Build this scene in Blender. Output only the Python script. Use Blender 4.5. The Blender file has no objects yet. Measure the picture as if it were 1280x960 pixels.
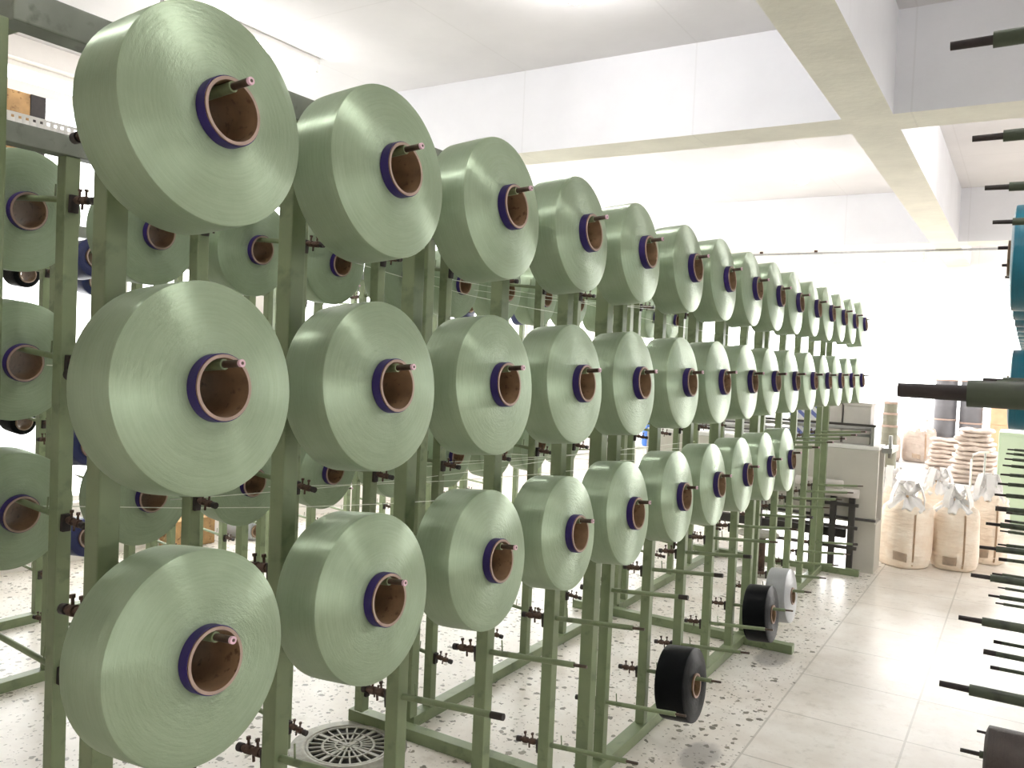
import bpy, bmesh, math, random
from mathutils import Vector, Matrix

random.seed(7)
PI = math.pi
SC = bpy.context.scene
COL = SC.collection
H = 1.60                       # camera height above the floor

# ------------------------------------------------------------------ helpers
def link(o):
    COL.objects.link(o); return o

def tag(o, label=None, cat=None, group=None, kind=None):
    if label: o['label'] = label
    if cat: o['category'] = cat
    if group: o['group'] = group
    if kind: o['kind'] = kind
    return o

def empty(name, loc=(0, 0, 0), rot=(0, 0, 0)):
    o = bpy.data.objects.new(name, None)
    o.location = loc; o.rotation_euler = rot
    o.empty_display_size = .05
    return link(o)

class MB:
    """collects shapes into one mesh"""
    def __init__(s): s.bm = bmesh.new()
    def box(s, x0, x1, y0, y1, z0, z1, mi=0, bev=0, M=None):
        c = [(x, y, z) for x in (x0, x1) for y in (y0, y1) for z in (z0, z1)]
        v = [s.bm.verts.new(p) for p in c]
        fs = []
        for q in ((0, 1, 3, 2), (4, 6, 7, 5), (0, 4, 5, 1), (2, 3, 7, 6), (0, 2, 6, 4), (1, 5, 7, 3)):
            f = s.bm.faces.new([v[i] for i in q]); f.material_index = mi; fs.append(f)
        if M is not None: bmesh.ops.transform(s.bm, matrix=M, verts=v)
        if bev:
            es = list({e for f in fs for e in f.edges})
            r = bmesh.ops.bevel(s.bm, geom=es, offset=bev, segments=2, affect='EDGES', profile=.6)
            for f in r['faces']: f.material_index = mi
        return s
    def tube(s, p0, p1, r, seg=12, mi=0, r1=None, caps=True):
        p0, p1 = Vector(p0), Vector(p1)
        d = (p1 - p0).normalized()
        a = Vector((0, 0, 1)) if abs(d.z) < .9 else Vector((1, 0, 0))
        u = d.cross(a).normalized(); w = d.cross(u)
        r1 = r if r1 is None else r1
        A, B = [], []
        for i in range(seg):
            t = 2 * PI * i / seg; o = u * math.cos(t) + w * math.sin(t)
            A.append(s.bm.verts.new(p0 + o * r)); B.append(s.bm.verts.new(p1 + o * r1))
        for i in range(seg):
            j = (i + 1) % seg
            f = s.bm.faces.new((A[i], B[i], B[j], A[j])); f.smooth = True; f.material_index = mi
        if caps:
            f = s.bm.faces.new(A); f.material_index = mi
            f = s.bm.faces.new(list(reversed(B))); f.material_index = mi
        return s
    def path(s, pts, r, seg=6, mi=0):
        pts = [Vector(p) for p in pts]
        rings = []
        for k, p in enumerate(pts):
            d = (pts[min(k + 1, len(pts) - 1)] - pts[max(k - 1, 0)]).normalized()
            a = Vector((0, 0, 1)) if abs(d.z) < .9 else Vector((1, 0, 0))
            u = d.cross(a).normalized(); w = d.cross(u)
            rings.append([s.bm.verts.new(p + (u * math.cos(2 * PI * i / seg) + w * math.sin(2 * PI * i / seg)) * r) for i in range(seg)])
        for A, B in zip(rings, rings[1:]):
            for i in range(seg):
                j = (i + 1) % seg
                f = s.bm.faces.new((A[i], B[i], B[j], A[j])); f.smooth = True; f.material_index = mi
        s.bm.faces.new(rings[0]); s.bm.faces.new(list(reversed(rings[-1])))
        return s
    def lathe(s, prof, axis='x', seg=64, mi=0, closed=False, fn=None, c=(0, 0, 0)):
        """prof: (a, r) along the axis; closed joins the last ring to the first"""
        rings = []
        for a, r in prof:
            ring = []
            for i in range(seg):
                t = 2 * PI * i / seg
                aa, rr = (a, r) if fn is None else fn(a, r, t)
                p = (aa, rr * math.cos(t), rr * math.sin(t)) if axis == 'x' else (rr * math.cos(t), rr * math.sin(t), aa)
                ring.append(s.bm.verts.new((p[0] + c[0], p[1] + c[1], p[2] + c[2])))
            rings.append(ring)
        pairs = list(zip(rings, rings[1:]))
        if closed: pairs.append((rings[-1], rings[0]))
        for A, B in pairs:
            for i in range(seg):
                j = (i + 1) % seg
                f = s.bm.faces.new((A[i], A[j], B[j], B[i])); f.smooth = True; f.material_index = mi
        if not closed:
            s.bm.faces.new(rings[0]).material_index = mi
            s.bm.faces.new(rings[-1]).material_index = mi
        return s
    def mesh(s, name, mats):
        bmesh.ops.recalc_face_normals(s.bm, faces=s.bm.faces[:])
        me = bpy.data.meshes.new(name)
        s.bm.to_mesh(me); s.bm.free()
        for m in (mats if isinstance(mats, (list, tuple)) else [mats]): me.materials.append(m)
        return me
    def build(s, name, mats, parent=None, loc=None):
        return inst(name, s.mesh(name, mats), parent, loc)

def inst(name, me, parent=None, loc=None, rot=None):
    o = bpy.data.objects.new(name, me)
    if parent is not None: o.parent = parent
    if loc: o.location = loc
    if rot: o.rotation_euler = rot
    return link(o)

def sharp(me, ang=40):
    me.set_sharp_from_angle(angle=math.radians(ang)); return me

def copy_tree(o, parent=None):
    c = o.copy(); COL.objects.link(c); c.parent = parent
    for ch in list(o.children): copy_tree(ch, c)
    return c

ORD = ['first', 'second', 'third', 'fourth', 'fifth', 'sixth', 'seventh', 'eighth', 'ninth', 'tenth', 'eleventh',
       'twelfth', 'thirteenth', 'fourteenth', 'fifteenth', 'sixteenth', 'seventeenth', 'eighteenth']

# ------------------------------------------------------------------ materials
def srgb(r, g, b):
    f = lambda c: (c / 255 / 12.92) if c / 255 <= .04045 else ((c / 255 + .055) / 1.055) ** 2.4
    return (f(r), f(g), f(b), 1)

class NT:
    def __init__(s, name):
        s.m = bpy.data.materials.new(name); s.m.use_nodes = True
        s.t = s.m.node_tree; s.n = s.t.nodes; s.l = s.t.links
        s.b = s.n['Principled BSDF']
    def node(s, typ, **kw):
        n = s.n.new(typ)
        for k, v in kw.items():
            if k.startswith('i_'):
                key = k[2:]; key = int(key) if key.isdigit() else key.replace('_', ' ')
                s.put(n.inputs[key], v)
            else: setattr(n, k, v)
        return n
    def put(s, sock, v):
        if isinstance(v, bpy.types.NodeSocket): s.l.new(v, sock)
        else: sock.default_value = v
    def math(s, op, a, b=None, c=None):
        n = s.n.new('ShaderNodeMath'); n.operation = op
        s.put(n.inputs[0], a)
        if b is not None: s.put(n.inputs[1], b)
        if c is not None: s.put(n.inputs[2], c)
        return n.outputs[0]
    def mix(s, fac, a, b, blend='MIX'):
        n = s.n.new('ShaderNodeMix'); n.data_type = 'RGBA'; n.blend_type = blend
        s.put(n.inputs[0], fac); s.put(n.inputs[6], a); s.put(n.inputs[7], b)
        return n.outputs[2]
    def ramp(s, fac, stops):
        n = s.n.new('ShaderNodeValToRGB'); s.l.new(fac, n.inputs[0])
        e = n.color_ramp.elements
        while len(e) < len(stops): e.new(.5)
        for q, (p, c) in zip(e, stops):
            q.position = p; q.color = c if len(c) == 4 else (*c, 1)
        return n.outputs[0]
    def set(s, **kw):
        for k, v in kw.items(): s.put(s.b.inputs[k.replace('_', ' ')], v)
        return s
    def bump(s, h, strength=.3, dist=.01):
        n = s.n.new('ShaderNodeBump'); n.inputs['Strength'].default_value = strength
        n.inputs['Distance'].default_value = dist
        s.l.new(h, n.inputs['Height']); s.l.new(n.outputs[0], s.b.inputs['Normal'])

def paint(name, col, rough=.5, var=.12, scale=14, metal=0, bump=.05, dirt=None, spec=.5):
    t = NT(name)
    tc = t.node('ShaderNodeTexCoord')
    nz = t.node('ShaderNodeTexNoise', i_Vector=tc.outputs['Object'], i_Scale=scale, i_Detail=5.)
    c2 = tuple(max(0, x * (1 - var)) for x in col[:3]) + (1,)
    c3 = tuple(min(1, x * (1 + var)) for x in col[:3]) + (1,)
    out = t.ramp(nz.outputs[0], [(.3, c2), (.7, c3)])
    if dirt:
        n2 = t.node('ShaderNodeTexNoise', i_Vector=tc.outputs['Object'], i_Scale=scale * 2.3, i_Detail=8.)
        k = t.ramp(n2.outputs[0], [(.58, (0, 0, 0)), (.68, (1, 1, 1))])
        out = t.mix(k, out, dirt)
    t.set(Base_Color=out, Roughness=rough, Metallic=metal)
    t.b.inputs['Specular IOR Level'].default_value = spec
    if bump: t.bump(nz.outputs[0], bump)
    return t.m

def yarn(name, dark, light, rough=.36, aniso=.75, spec=.5, sheen=0, metal=0):
    """wound filament: threads run round the package, so streaks and gloss follow the winding"""
    t = NT(name)
    tc = t.node('ShaderNodeTexCoord'); oi = t.node('ShaderNodeObjectInfo')
    sp = t.node('ShaderNodeSeparateXYZ', i_Vector=tc.outputs['Object'])
    x, y, z = sp.outputs
    r = t.math('SQRT', t.math('ADD', t.math('MULTIPLY', y, y), t.math('MULTIPLY', z, z)))
    a = t.math('ARCTAN2', z, y)
    ca, sa = t.math('COSINE', a), t.math('SINE', a)
    seed = t.math('MULTIPLY', oi.outputs['Random'], 40.)
    # fine circumferential filaments
    v1 = t.node('ShaderNodeCombineXYZ', i_X=t.math('ADD', t.math('MULTIPLY', ca, 1.4), seed),
                i_Y=t.math('MULTIPLY', sa, 1.4), i_Z=t.math('MULTIPLY', t.math('ADD', r, t.math('MULTIPLY', x, 1.2)), 330.))
    n1 = t.node('ShaderNodeTexNoise', i_Vector=v1.outputs[0], i_Scale=1., i_Detail=4., i_Roughness=.6)
    # cross-wound, coarser near the core
    v2 = t.node('ShaderNodeCombineXYZ', i_X=t.math('ADD', t.math('MULTIPLY', ca, 5.), seed),
                i_Y=t.math('MULTIPLY', sa, 5.),
                i_Z=t.math('ADD', t.math('MULTIPLY', t.math('ADD', r, x), 150.), t.math('MULTIPLY', t.math('SINE', t.math('MULTIPLY', a, 2.)), 2.2)))
    n2 = t.node('ShaderNodeTexNoise', i_Vector=v2.outputs[0], i_Scale=1., i_Detail=5., i_Roughness=.65)
    v3 = t.node('ShaderNodeCombineXYZ', i_X=t.math('ADD', t.math('MULTIPLY', ca, 1.1), seed),
                i_Y=t.math('MULTIPLY', sa, 1.1), i_Z=t.math('MULTIPLY', t.math('ADD', r, x), 22.))
    n3 = t.node('ShaderNodeTexNoise', i_Vector=v3.outputs[0], i_Scale=1., i_Detail=2.)
    core = t.node('ShaderNodeMapRange'); t.l.new(r, core.inputs[0])
    core.inputs[1].default_value = .055; core.inputs[2].default_value = .12
    core.inputs[3].default_value = 1.; core.inputs[4].default_value = .3
    n4 = t.node('ShaderNodeTexNoise', i_Vector=tc.outputs['Object'], i_Scale=16., i_Detail=5., i_Roughness=.65)
    mixn = t.math('ADD', t.math('MULTIPLY', n1.outputs[0], .38), t.math('ADD', t.math('MULTIPLY', n3.outputs[0], .24), t.math('MULTIPLY', n4.outputs[0], .38)))
    col = t.ramp(mixn, [(.25, dark), (.75, light)])
    hsv = t.node('ShaderNodeHueSaturation', i_Color=col, i_Value=t.math('ADD', .96, t.math('MULTIPLY', oi.outputs['Random'], .08)))
    tan = t.node('ShaderNodeTangent', direction_type='RADIAL', axis='X')
    t.set(Base_Color=hsv.outputs[0], Roughness=rough, Anisotropic=aniso, Anisotropic_Rotation=.25, Tangent=tan.outputs[0])
    t.b.inputs['Specular IOR Level'].default_value = spec; t.b.inputs['Metallic'].default_value = metal
    if sheen:
        t.b.inputs['Sheen Weight'].default_value = sheen; t.b.inputs['Sheen Roughness'].default_value = .4
    h = t.math('ADD', t.math('MULTIPLY', n1.outputs[0], .22), t.math('MULTIPLY', t.math('MULTIPLY', n2.outputs[0], core.outputs[0]), 1.9))
    t.bump(h, .45, .0035)
    return t.m

def emit(name, col, s):
    t = NT(name); t.set(Base_Color=(.9, .9, .9, 1), Emission_Color=col, Emission_Strength=s); return t.m

M = {}
M['yarn_green'] = yarn('pale green filament', (.24, .315, .195, 1), (.37, .465, .32, 1), rough=.40, spec=.9, aniso=.96, metal=.42)
M['yarn_black'] = yarn('black filament', (.002, .0025, .003, 1), (.004, .0045, .006, 1), rough=.42, spec=.1)
M['yarn_grey'] = yarn('grey filament', (.30, .31, .32, 1), (.42, .43, .44, 1))
M['yarn_blue'] = yarn('navy filament', (.008, .012, .06, 1), (.015, .025, .11, 1))
M['yarn_teal'] = yarn('teal filament', (.006, .10, .16, 1), (.012, .19, .27, 1), rough=.3)
M['yarn_brown'] = yarn('brown filament', (.028, .02, .018, 1), (.075, .055, .046, 1), rough=.6, aniso=.3)
M['card'] = paint('cardboard core', srgb(132, 106, 80), .32, .2, 30, dirt=srgb(98, 74, 54))
M['card_rim'] = paint('cardboard cut edge', srgb(168, 146, 134), .8, .1, 40)
M['purple'] = paint('purple core band', srgb(46, 28, 98), .45, .12, 30)
M['green'] = paint('creel green paint', (.19, .235, .125, 1), .42, .12, 9, dirt=(.14, .175, .09, 1))
M['green_grey'] = paint('worn rail paint', (.2, .22, .18, 1), .45, .2, 12, dirt=(.13, .14, .11, 1))
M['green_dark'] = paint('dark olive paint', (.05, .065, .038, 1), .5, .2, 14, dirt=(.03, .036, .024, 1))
M['rust'] = paint('rusty clamp', srgb(86, 66, 55), .7, .35, 60, metal=.3, dirt=srgb(50, 36, 30))
M['black'] = paint('black iron', srgb(42, 34, 32), .6, .3, 50)
M['tip'] = paint('bare spindle tip', srgb(84, 70, 60), .45, .3, 60, metal=.4)
M['tip_end'] = paint('pale tip end', srgb(226, 190, 205), .6, .05, 60)
M['white'] = paint('white paint', srgb(236, 234, 230), .6, .03, 6)
M['steel'] = paint('brushed steel', srgb(170, 170, 166), .35, .12, 30, metal=.7)
M['iron'] = paint('cast iron', srgb(150, 148, 136), .5, .2, 40, metal=.2)
M['pit_shade'] = paint('dark pit', srgb(40, 40, 36), .8, .2, 30)
M['panel'] = paint('grey machine panel', srgb(200, 196, 186), .5, .05, 5)
M['panel_dark'] = paint('dark machine panel', srgb(62, 58, 55), .6, .15, 8)
M['carton'] = paint('grey carton', srgb(208, 202, 196), .8, .06, 10)
M['carton_brown'] = paint('brown carton', srgb(205, 165, 130), .8, .08, 10)
M['bluebox'] = paint('blue plastic', srgb(80, 130, 220), .4, .06, 10)
M['drum'] = paint('grey drum', srgb(100, 99, 102), .55, .06, 8)
M['drum_olive'] = paint('olive can', srgb(120, 118, 102), .6, .1, 8)
M['palegreen'] = paint('pale green panel', srgb(190, 208, 180), .5, .05, 5)
M['wood'] = paint('brown board', srgb(176, 140, 96), .8, .25, 12, dirt=srgb(120, 88, 60))
M['thread'] = paint('loose filament', (.8, .84, .74, 1), .3, .05, 40, bump=0)
M['lamp'] = emit('lamp glow', (1, .985, .975, 1), 58)
M['lamp_soft'] = emit('soft lamp glow', (1, .985, .975, 1), 24)
M['tube_lamp'] = emit('tube glow', (1, .98, .95, 1), 16)

def sackcloth(name='woven sack', a=(240, 220, 198), b=(252, 240, 224)):
    t = NT(name)
    tc = t.node('ShaderNodeTexCoord')
    n1 = t.node('ShaderNodeTexNoise', i_Vector=tc.outputs['Object'], i_Scale=7., i_Detail=6., i_Roughness=.6)
    mp = t.node('ShaderNodeMapping', i_Vector=tc.outputs['Object'], i_Scale=(3, 3, 14))
    n2 = t.node('ShaderNodeTexNoise', i_Vector=mp.outputs[0], i_Scale=2., i_Detail=4.)
    t.set(Base_Color=t.ramp(n1.outputs[0], [(.3, srgb(*a)), (.7, srgb(*b))]), Roughness=.6)
    t.bump(t.math('ADD', n1.outputs[0], n2.outputs[0]), .5, .03)
    return t.m
M['sack'] = sackcloth(); M['sack_far'] = sackcloth('darkened sack', (170, 154, 142), (196, 182, 170))  # second sackcloth darkened so the sacks in the bright yard do not burn out
M['sack_print'] = paint('faded sack print', srgb(216, 196, 174), .7, .1, 20)
M['sack_seam'] = paint('sack seam tape', srgb(204, 176, 146), .7, .1, 20)
M['sack_neck'] = paint('white sack lining', srgb(236, 234, 232), .5, .05, 12, bump=.3)

def plaster(name, col, var=.05, scale=1.5, bump=.06):
    t = NT(name)
    g = t.node('ShaderNodeNewGeometry')
    n1 = t.node('ShaderNodeTexNoise', i_Vector=g.outputs['Position'], i_Scale=scale, i_Detail=8., i_Roughness=.6)
    n2 = t.node('ShaderNodeTexNoise', i_Vector=g.outputs['Position'], i_Scale=22., i_Detail=6.)
    a = tuple(x * (1 - var) for x in col[:3]) + (1,); b = tuple(min(1, x * (1 + var)) for x in col[:3]) + (1,)
    base = t.ramp(n1.outputs[0], [(.3, a), (.7, b)])
    # faint shuttering joints left by the formwork boards
    sp = t.node('ShaderNodeSeparateXYZ', i_Vector=g.outputs['Position'])
    jx = t.math('ABSOLUTE', t.math('SUBTRACT', t.math('FRACT', t.math('MULTIPLY', sp.outputs[0], .82)), .5))
    jy = t.math('ABSOLUTE', t.math('SUBTRACT', t.math('FRACT', t.math('MULTIPLY', sp.outputs[1], .41)), .5))
    j = t.math('MAXIMUM', t.math('LESS_THAN', jx, .004), t.math('LESS_THAN', jy, .002))
    base = t.mix(t.math('MULTIPLY', j, .12), base, (.35, .33, .3, 1))
    t.set(Base_Color=base, Roughness=.85)
    t.b.inputs['Specular IOR Level'].default_value = .2
    t.bump(n2.outputs[0], bump, .02)
    return t.m
M['ceiling'] = plaster('ceiling plaster', (.66, .64, .64, 1))
M['beam'] = plaster('beam whitewash', (.71, .71, .735, 1))
M['soffit'] = plaster('beam soffit whitewash', (.74, .71, .62, 1), .08, 3., .2)
M['wall'] = plaster('wall plaster', (.78, .74, .71, 1))

def floor_mat():
    t = NT('terrazzo and tile floor')
    g = t.node('ShaderNodeNewGeometry')
    P = g.outputs['Position']
    sp = t.node('ShaderNodeSeparateXYZ', i_Vector=P)
    x, y = sp.outputs[0], sp.outputs[1]
    n1 = t.node('ShaderNodeTexNoise', i_Vector=P, i_Scale=3., i_Detail=8., i_Roughness=.65)
    n2 = t.node('ShaderNodeTexNoise', i_Vector=P, i_Scale=1.1, i_Detail=4.)
    base = t.ramp(n1.outputs[0], [(.3, (.68, .62, .55, 1)), (.7, (.88, .85, .80, 1))])
    # marble chips
    def chips(scale, lo, hi, keep):
        warp = t.node('ShaderNodeTexNoise', i_Vector=P, i_Scale=40., i_Detail=2.)
        vec = t.node('ShaderNodeVectorMath', operation='ADD'); t.l.new(P, vec.inputs[0])
        sc = t.node('ShaderNodeVectorMath', operation='SCALE'); t.l.new(warp.outputs[1], sc.inputs[0]); sc.inputs['Scale'].default_value = .03
        t.l.new(sc.outputs[0], vec.inputs[1])
        v = t.node('ShaderNodeTexVoronoi', i_Vector=vec.outputs[0], i_Scale=scale)
        s3 = t.node('ShaderNodeSeparateColor'); t.l.new(v.outputs['Color'], s3.inputs[0])
        rad = t.math('MULTIPLY', s3.outputs[1], hi)
        inside = t.math('LESS_THAN', v.outputs['Distance'], t.math('ADD', rad, lo))
        return t.math('MULTIPLY', inside, t.math('GREATER_THAN', s3.outputs[0], keep)), s3.outputs[2]
    terr = t.math('LESS_THAN', x, -.925)
    c1, tone = chips(27., .08, .36, .5)
    c2, tone2 = chips(60., .12, .3, .6)
    chipcol = t.ramp(tone, [(.0, (.06, .055, .04, 1)), (.6, (.17, .15, .10, 1)), (1., (.4, .34, .26, 1))])
    amt = t.math('MULTIPLY', c1, t.math('ADD', t.math('MULTIPLY', terr, .86), .07))
    base = t.mix(amt, base, chipcol)
    base = t.mix(t.math('MULTIPLY', c2, t.math('ADD', t.math('MULTIPLY', terr, .6), .06)), base, (.2, .17, .12, 1))
    # scuffs
    n3 = t.node('ShaderNodeTexNoise', i_Vector=P, i_Scale=9., i_Detail=6., i_Roughness=.7)
    sc = t.ramp(n3.outputs[0], [(.56, (0, 0, 0)), (.72, (1, 1, 1))])
    base = t.mix(t.math('MULTIPLY', sc, .5), base, (.40, .35, .28, 1))
    # tile joints on the aisle
    fx = t.math('ABSOLUTE', t.math('SUBTRACT', t.math('FRACT', t.math('DIVIDE', t.math('ADD', x, 50 * .556 + .37 + .278), .556)), .5))
    fy = t.math('ABSOLUTE', t.math('SUBTRACT', t.math('FRACT', t.math('DIVIDE', t.math('ADD', y, 50 * .553 - 4.0 + .2765), .553)), .5))
    jt = t.math('MAXIMUM', t.math('LESS_THAN', fx, .0085), t.math('LESS_THAN', fy, .0085))
    jt = t.math('MULTIPLY', jt, t.math('GREATER_THAN', x, -.94))
    base = t.mix(t.math('MULTIPLY', jt, .5), base, (.33, .30, .25, 1))
    # two dark worn patches beside the frame
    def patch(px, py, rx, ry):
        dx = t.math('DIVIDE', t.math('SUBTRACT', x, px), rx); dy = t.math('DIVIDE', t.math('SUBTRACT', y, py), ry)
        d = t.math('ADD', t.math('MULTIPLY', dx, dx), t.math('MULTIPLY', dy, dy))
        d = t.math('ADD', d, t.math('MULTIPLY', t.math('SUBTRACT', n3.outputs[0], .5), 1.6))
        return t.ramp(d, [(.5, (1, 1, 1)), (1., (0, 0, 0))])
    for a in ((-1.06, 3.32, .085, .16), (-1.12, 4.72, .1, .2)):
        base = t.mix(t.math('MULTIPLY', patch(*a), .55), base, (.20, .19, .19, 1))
    rough = t.math('ADD', .20, t.math('MULTIPLY', n1.outputs[0], .26))
    t.set(Base_Color=base, Roughness=rough)
    t.bump(t.math('SUBTRACT', n3.outputs[0], t.math('MULTIPLY', jt, .8)), .06, .01)
    return t.m
M['floor'] = floor_mat()

def glass():
    m = bpy.data.materials.new('window glass'); m.use_nodes = True
    n, l = m.node_tree.nodes, m.node_tree.links
    n.remove(n['Principled BSDF'])
    tr = n.new('ShaderNodeBsdfTransparent'); tr.inputs[0].default_value = (.97, .98, .98, 1)
    gl = n.new('ShaderNodeBsdfGlossy'); gl.inputs['Roughness'].default_value = .02
    mx = n.new('ShaderNodeMixShader'); mx.inputs[0].default_value = .05
    l.new(tr.outputs[0], mx.inputs[1]); l.new(gl.outputs[0], mx.inputs[2])
    l.new(mx.outputs[0], n['Material Output'].inputs[0])
    return m
M['glass'] = glass()

# ------------------------------------------------------------------ camera
F = 1050.
yv = Vector((645., 7., F)).normalized()                 # world axes seen in camera space (right, up, forward)
zv = Vector((.043, 1., -(.043 * yv.x + yv.y) / yv.z)).normalized()
xv = yv.cross(zv)
if xv.x < 0: xv = -xv
right = Vector((xv.x, yv.x, zv.x)); up = Vector((xv.y, yv.y, zv.y)); fwd = Vector((xv.z, yv.z, zv.z))
cam = bpy.data.cameras.new('camera'); co = link(bpy.data.objects.new('camera', cam))
cam.sensor_width = 36; cam.lens = F / 1280 * 36; cam.clip_start = .02; cam.clip_end = 200
mw = Matrix((right, up, -fwd)).transposed().to_4x4(); mw.translation = (0, 0, H)
co.matrix_world = mw
SC.camera = co

# ------------------------------------------------------------------ the room
X0, X1, Y0, Y1 = -5.75, 4.6, -3.2, 12.2                 # inner faces
CZ = H + 1.96
def struct(name, mb, m, parent=None):
    o = mb.build(name, m, parent)
    if parent is None: o['kind'] = 'structure'
    return o
struct('floor', MB().box(X0 - .25, X1 + .25, Y0 - .25, Y1 + .25, -.2, 0), M['floor'])
struct('ceiling', MB().box(X0 - .25, X1 + .25, Y0 - .25, Y1 + .25, CZ, CZ + .2), M['ceiling'])
struct('wall_front', MB().box(X0, X1, Y0 - .25, Y0, 0, CZ), M['wall'])
struct('added_shade_canopy', MB().box(-9, 7, Y1 + .25, 18.6, 5.4, 5.55), paint('added canopy', (.6, .6, .6, 1), .7, .05, 2))  # unseen canopy, added to shade the sacks and drums in the yard
struct('ground', MB().box(-40, 40, Y1 + .25, 60, -.3, 0), paint('pale concrete yard', (.5, .49, .48, 1), .9, .05, 1))
# left wall: sill band, piers, and windows in two tiers
SILL, HEAD = .42, 3.42
wl = MB().box(X0 - .25, X0, Y0 - .25, Y1 + .25, 0, SILL).box(X0 - .25, X0, Y0 - .25, Y1 + .25, HEAD, CZ)
piers_open = [2.75, 5.05, 7.45, 9.95, 12.2]
wl.box(X0 - .25, X0, Y0 - .25, 2.65, SILL, HEAD)
for p in piers_open: wl.box(X0 - .25, X0, p - .1, p + .1, SILL, HEAD)
struct('wall_left', wl, M['wall'])
k = 0
def window(axis, c, a0, a1, z0, z1, bars, trans):
    """pane + slim frame in the plane axis = c"""
    global k; k += 1
    e = empty('window_%d' % k, (c, (a0 + a1) / 2, z0) if axis == 'x' else ((a0 + a1) / 2, c, z0)); e['kind'] = 'structure'
    w = (a1 - a0) / 2; h = z1 - z0
    f, g = MB(), MB()
    def bx(mb, u0, u1, v0, v1, d):
        if axis == 'x': mb.box(-d, d, u0, u1, v0, v1)
        else: mb.box(u0, u1, -d, d, v0, v1)
    t = .018
    bx(f, -w, w, 0, t * 2, .03); bx(f, -w, w, h - t * 2, h, .03); bx(f, -w, -w + t * 2, t * 2, h - t * 2, .03); bx(f, w - t * 2, w, t * 2, h - t * 2, .03)
    for b in range(1, bars): bx(f, -w + 2 * w * b / bars - t / 2, -w + 2 * w * b / bars + t / 2, t * 2, h - t * 2, .02)
    if trans: bx(f, -w + 2 * t, w - 2 * t, trans - z0 - .035, trans - z0 + .035, .045)
    bx(g, -w + t, w - t, t, h - t, .003)
    f.build('window_frame', M['white'], e); g.build('pane', M['glass'], e)
for a, b in zip(piers_open, piers_open[1:]): window('x', X0 - .12, a + .1, b - .1, SILL, HEAD, 2, H + 1.66)
wr = MB().box(X1, X1 + .25, Y0 - .25, Y1 + .25, 0, .9).box(X1, X1 + .25, Y0 - .25, Y1 + .25, 2.3, CZ)
rp = [Y0, .3, 3.8, 7.3, 10.0, Y1]
for p in rp: wr.box(X1, X1 + .25, p - .8, p + .8, .9, 2.3)
struct('wall_right', wr, M['wall'])
for a, b in zip(rp, rp[1:]): window('x', X1 + .12, a + .8, b - .8, .9, 2.3, 3, 0)
# far wall: one wide doorway to the bright yard
wb = MB().box(X0, -5.3, Y1, Y1 + .25, 0, 2.8).box(4.2, X1, Y1, Y1 + .25, 0, 2.8).box(X0, X1, Y1, Y1 + .25, 2.8, CZ).box(X0 - .25, X1 + .25, Y1, Y1 + .25, CZ + .2, 5.56)
struct('wall_back', wb, M['wall'])
struct('door_1', MB().box(-5.3, -5.22, Y1 - .02, Y1 + .27, 0, 2.8).box(4.12, 4.2, Y1 - .02, Y1 + .27, 0, 2.8).box(-5.22, 4.12, Y1 - .02, Y1 + .27, 2.76, 2.8), M['white'])
# concrete beams
ZB = H + 1.40
def beam(n, x0, x1, y0, y1):
    mb = MB().box(x0, x1, y0, y1, ZB, CZ - .001)
    o = mb.build('trim_%d' % n, [M['beam'], M['soffit']]); o['kind'] = 'structure'
    for p in o.data.polygons:
        if p.normal.z < -.5: p.material_index = 1
beam(1, X0, X1, -.1, .25); beam(2, X0, X1, 4.97, 5.30); beam(3, X0, X1, 9.97, 10.30)
n = 4
for a, b in ((Y0, -.1), (.25, 4.97), (5.30, 9.97), (10.30, Y1)):
    beam(n, -.965, -.70, a, b); n += 1
for a, b in ((.25, 4.97), (5.30, 9.97), (10.30, Y1)):
    beam(n, 3.3, 3.56, a, b); n += 1

# ------------------------------------------------------------------ lamps
lamp_dome_me = sharp(MB().lathe([(-.07 * math.cos(PI * q / 12), max(.001, .07 * math.sin(PI * q / 12))) for q in range(12)] + [(.068, .02), (.068, .001)], 'z', 28).mesh('lamp_globe', M['lamp']))
lamp_base_me = sharp(MB().lathe([(.066, .001), (.066, .024), (.105, .026), (.108, .055), (.12, .058), (.12, .001)], 'z', 28).mesh('lamp_housing', M['white']))
soft_globe_me = lamp_dome_me.copy(); soft_globe_me.materials[0] = M['lamp_soft']
def ceiling_light(x, y, label, me=None):
    e = tag(empty('ceiling_light', (x, y, CZ - .1205)), label, 'ceiling light', 'round ceiling lights')
    inst('lamp_housing', lamp_base_me, e); inst('lamp_globe', me or lamp_dome_me, e)
ceiling_light(-2.02, 3.74, 'bright round ceiling light above the creel, at the top edge of the picture')
ceiling_light(-1.95, 8.35, 'bright round ceiling light between the two cross beams, right of the other', soft_globe_me)
ceiling_light(-3.75, 8.55, 'bright round ceiling light showing just above the fifth top yarn package', soft_globe_me)
for x, y in ((-2.1, .3), (.3, -.3), (.3, 1.7), (.2, 6.4), (.4, 11.)):  # unseen lamps, some added only to brighten the creel bay and far aisle
    ceiling_light(x, y, 'unseen round ceiling light outside the picture, adding light over aisle and creel')
def tube_light(p0, p1, label):
    p0, p1 = Vector(p0), Vector(p1); d = (p1 - p0); c = (p0 + p1) / 2
    e = tag(empty('tube_light', c), label, 'tube light')
    u = d.normalized(); L = d.length / 2
    rz = math.atan2(u.y, u.x)
    b = MB().box(-L, L, -.035, .035, .028, .07).build('housing', M['white'], e, None); b.rotation_euler.z = rz
    t = MB().tube((-L + .02, 0, 0), (L - .02, 0, 0), .019, 14).build('lamp_tube', M['tube_lamp'], e); t.rotation_euler.z = rz
    for a in (-L, L - .025):
        s = MB().box(a, a + .025, -.02, .02, -.022, .03).build('end_cap', M['white'], e); s.rotation_euler.z = rz
    return e
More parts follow.
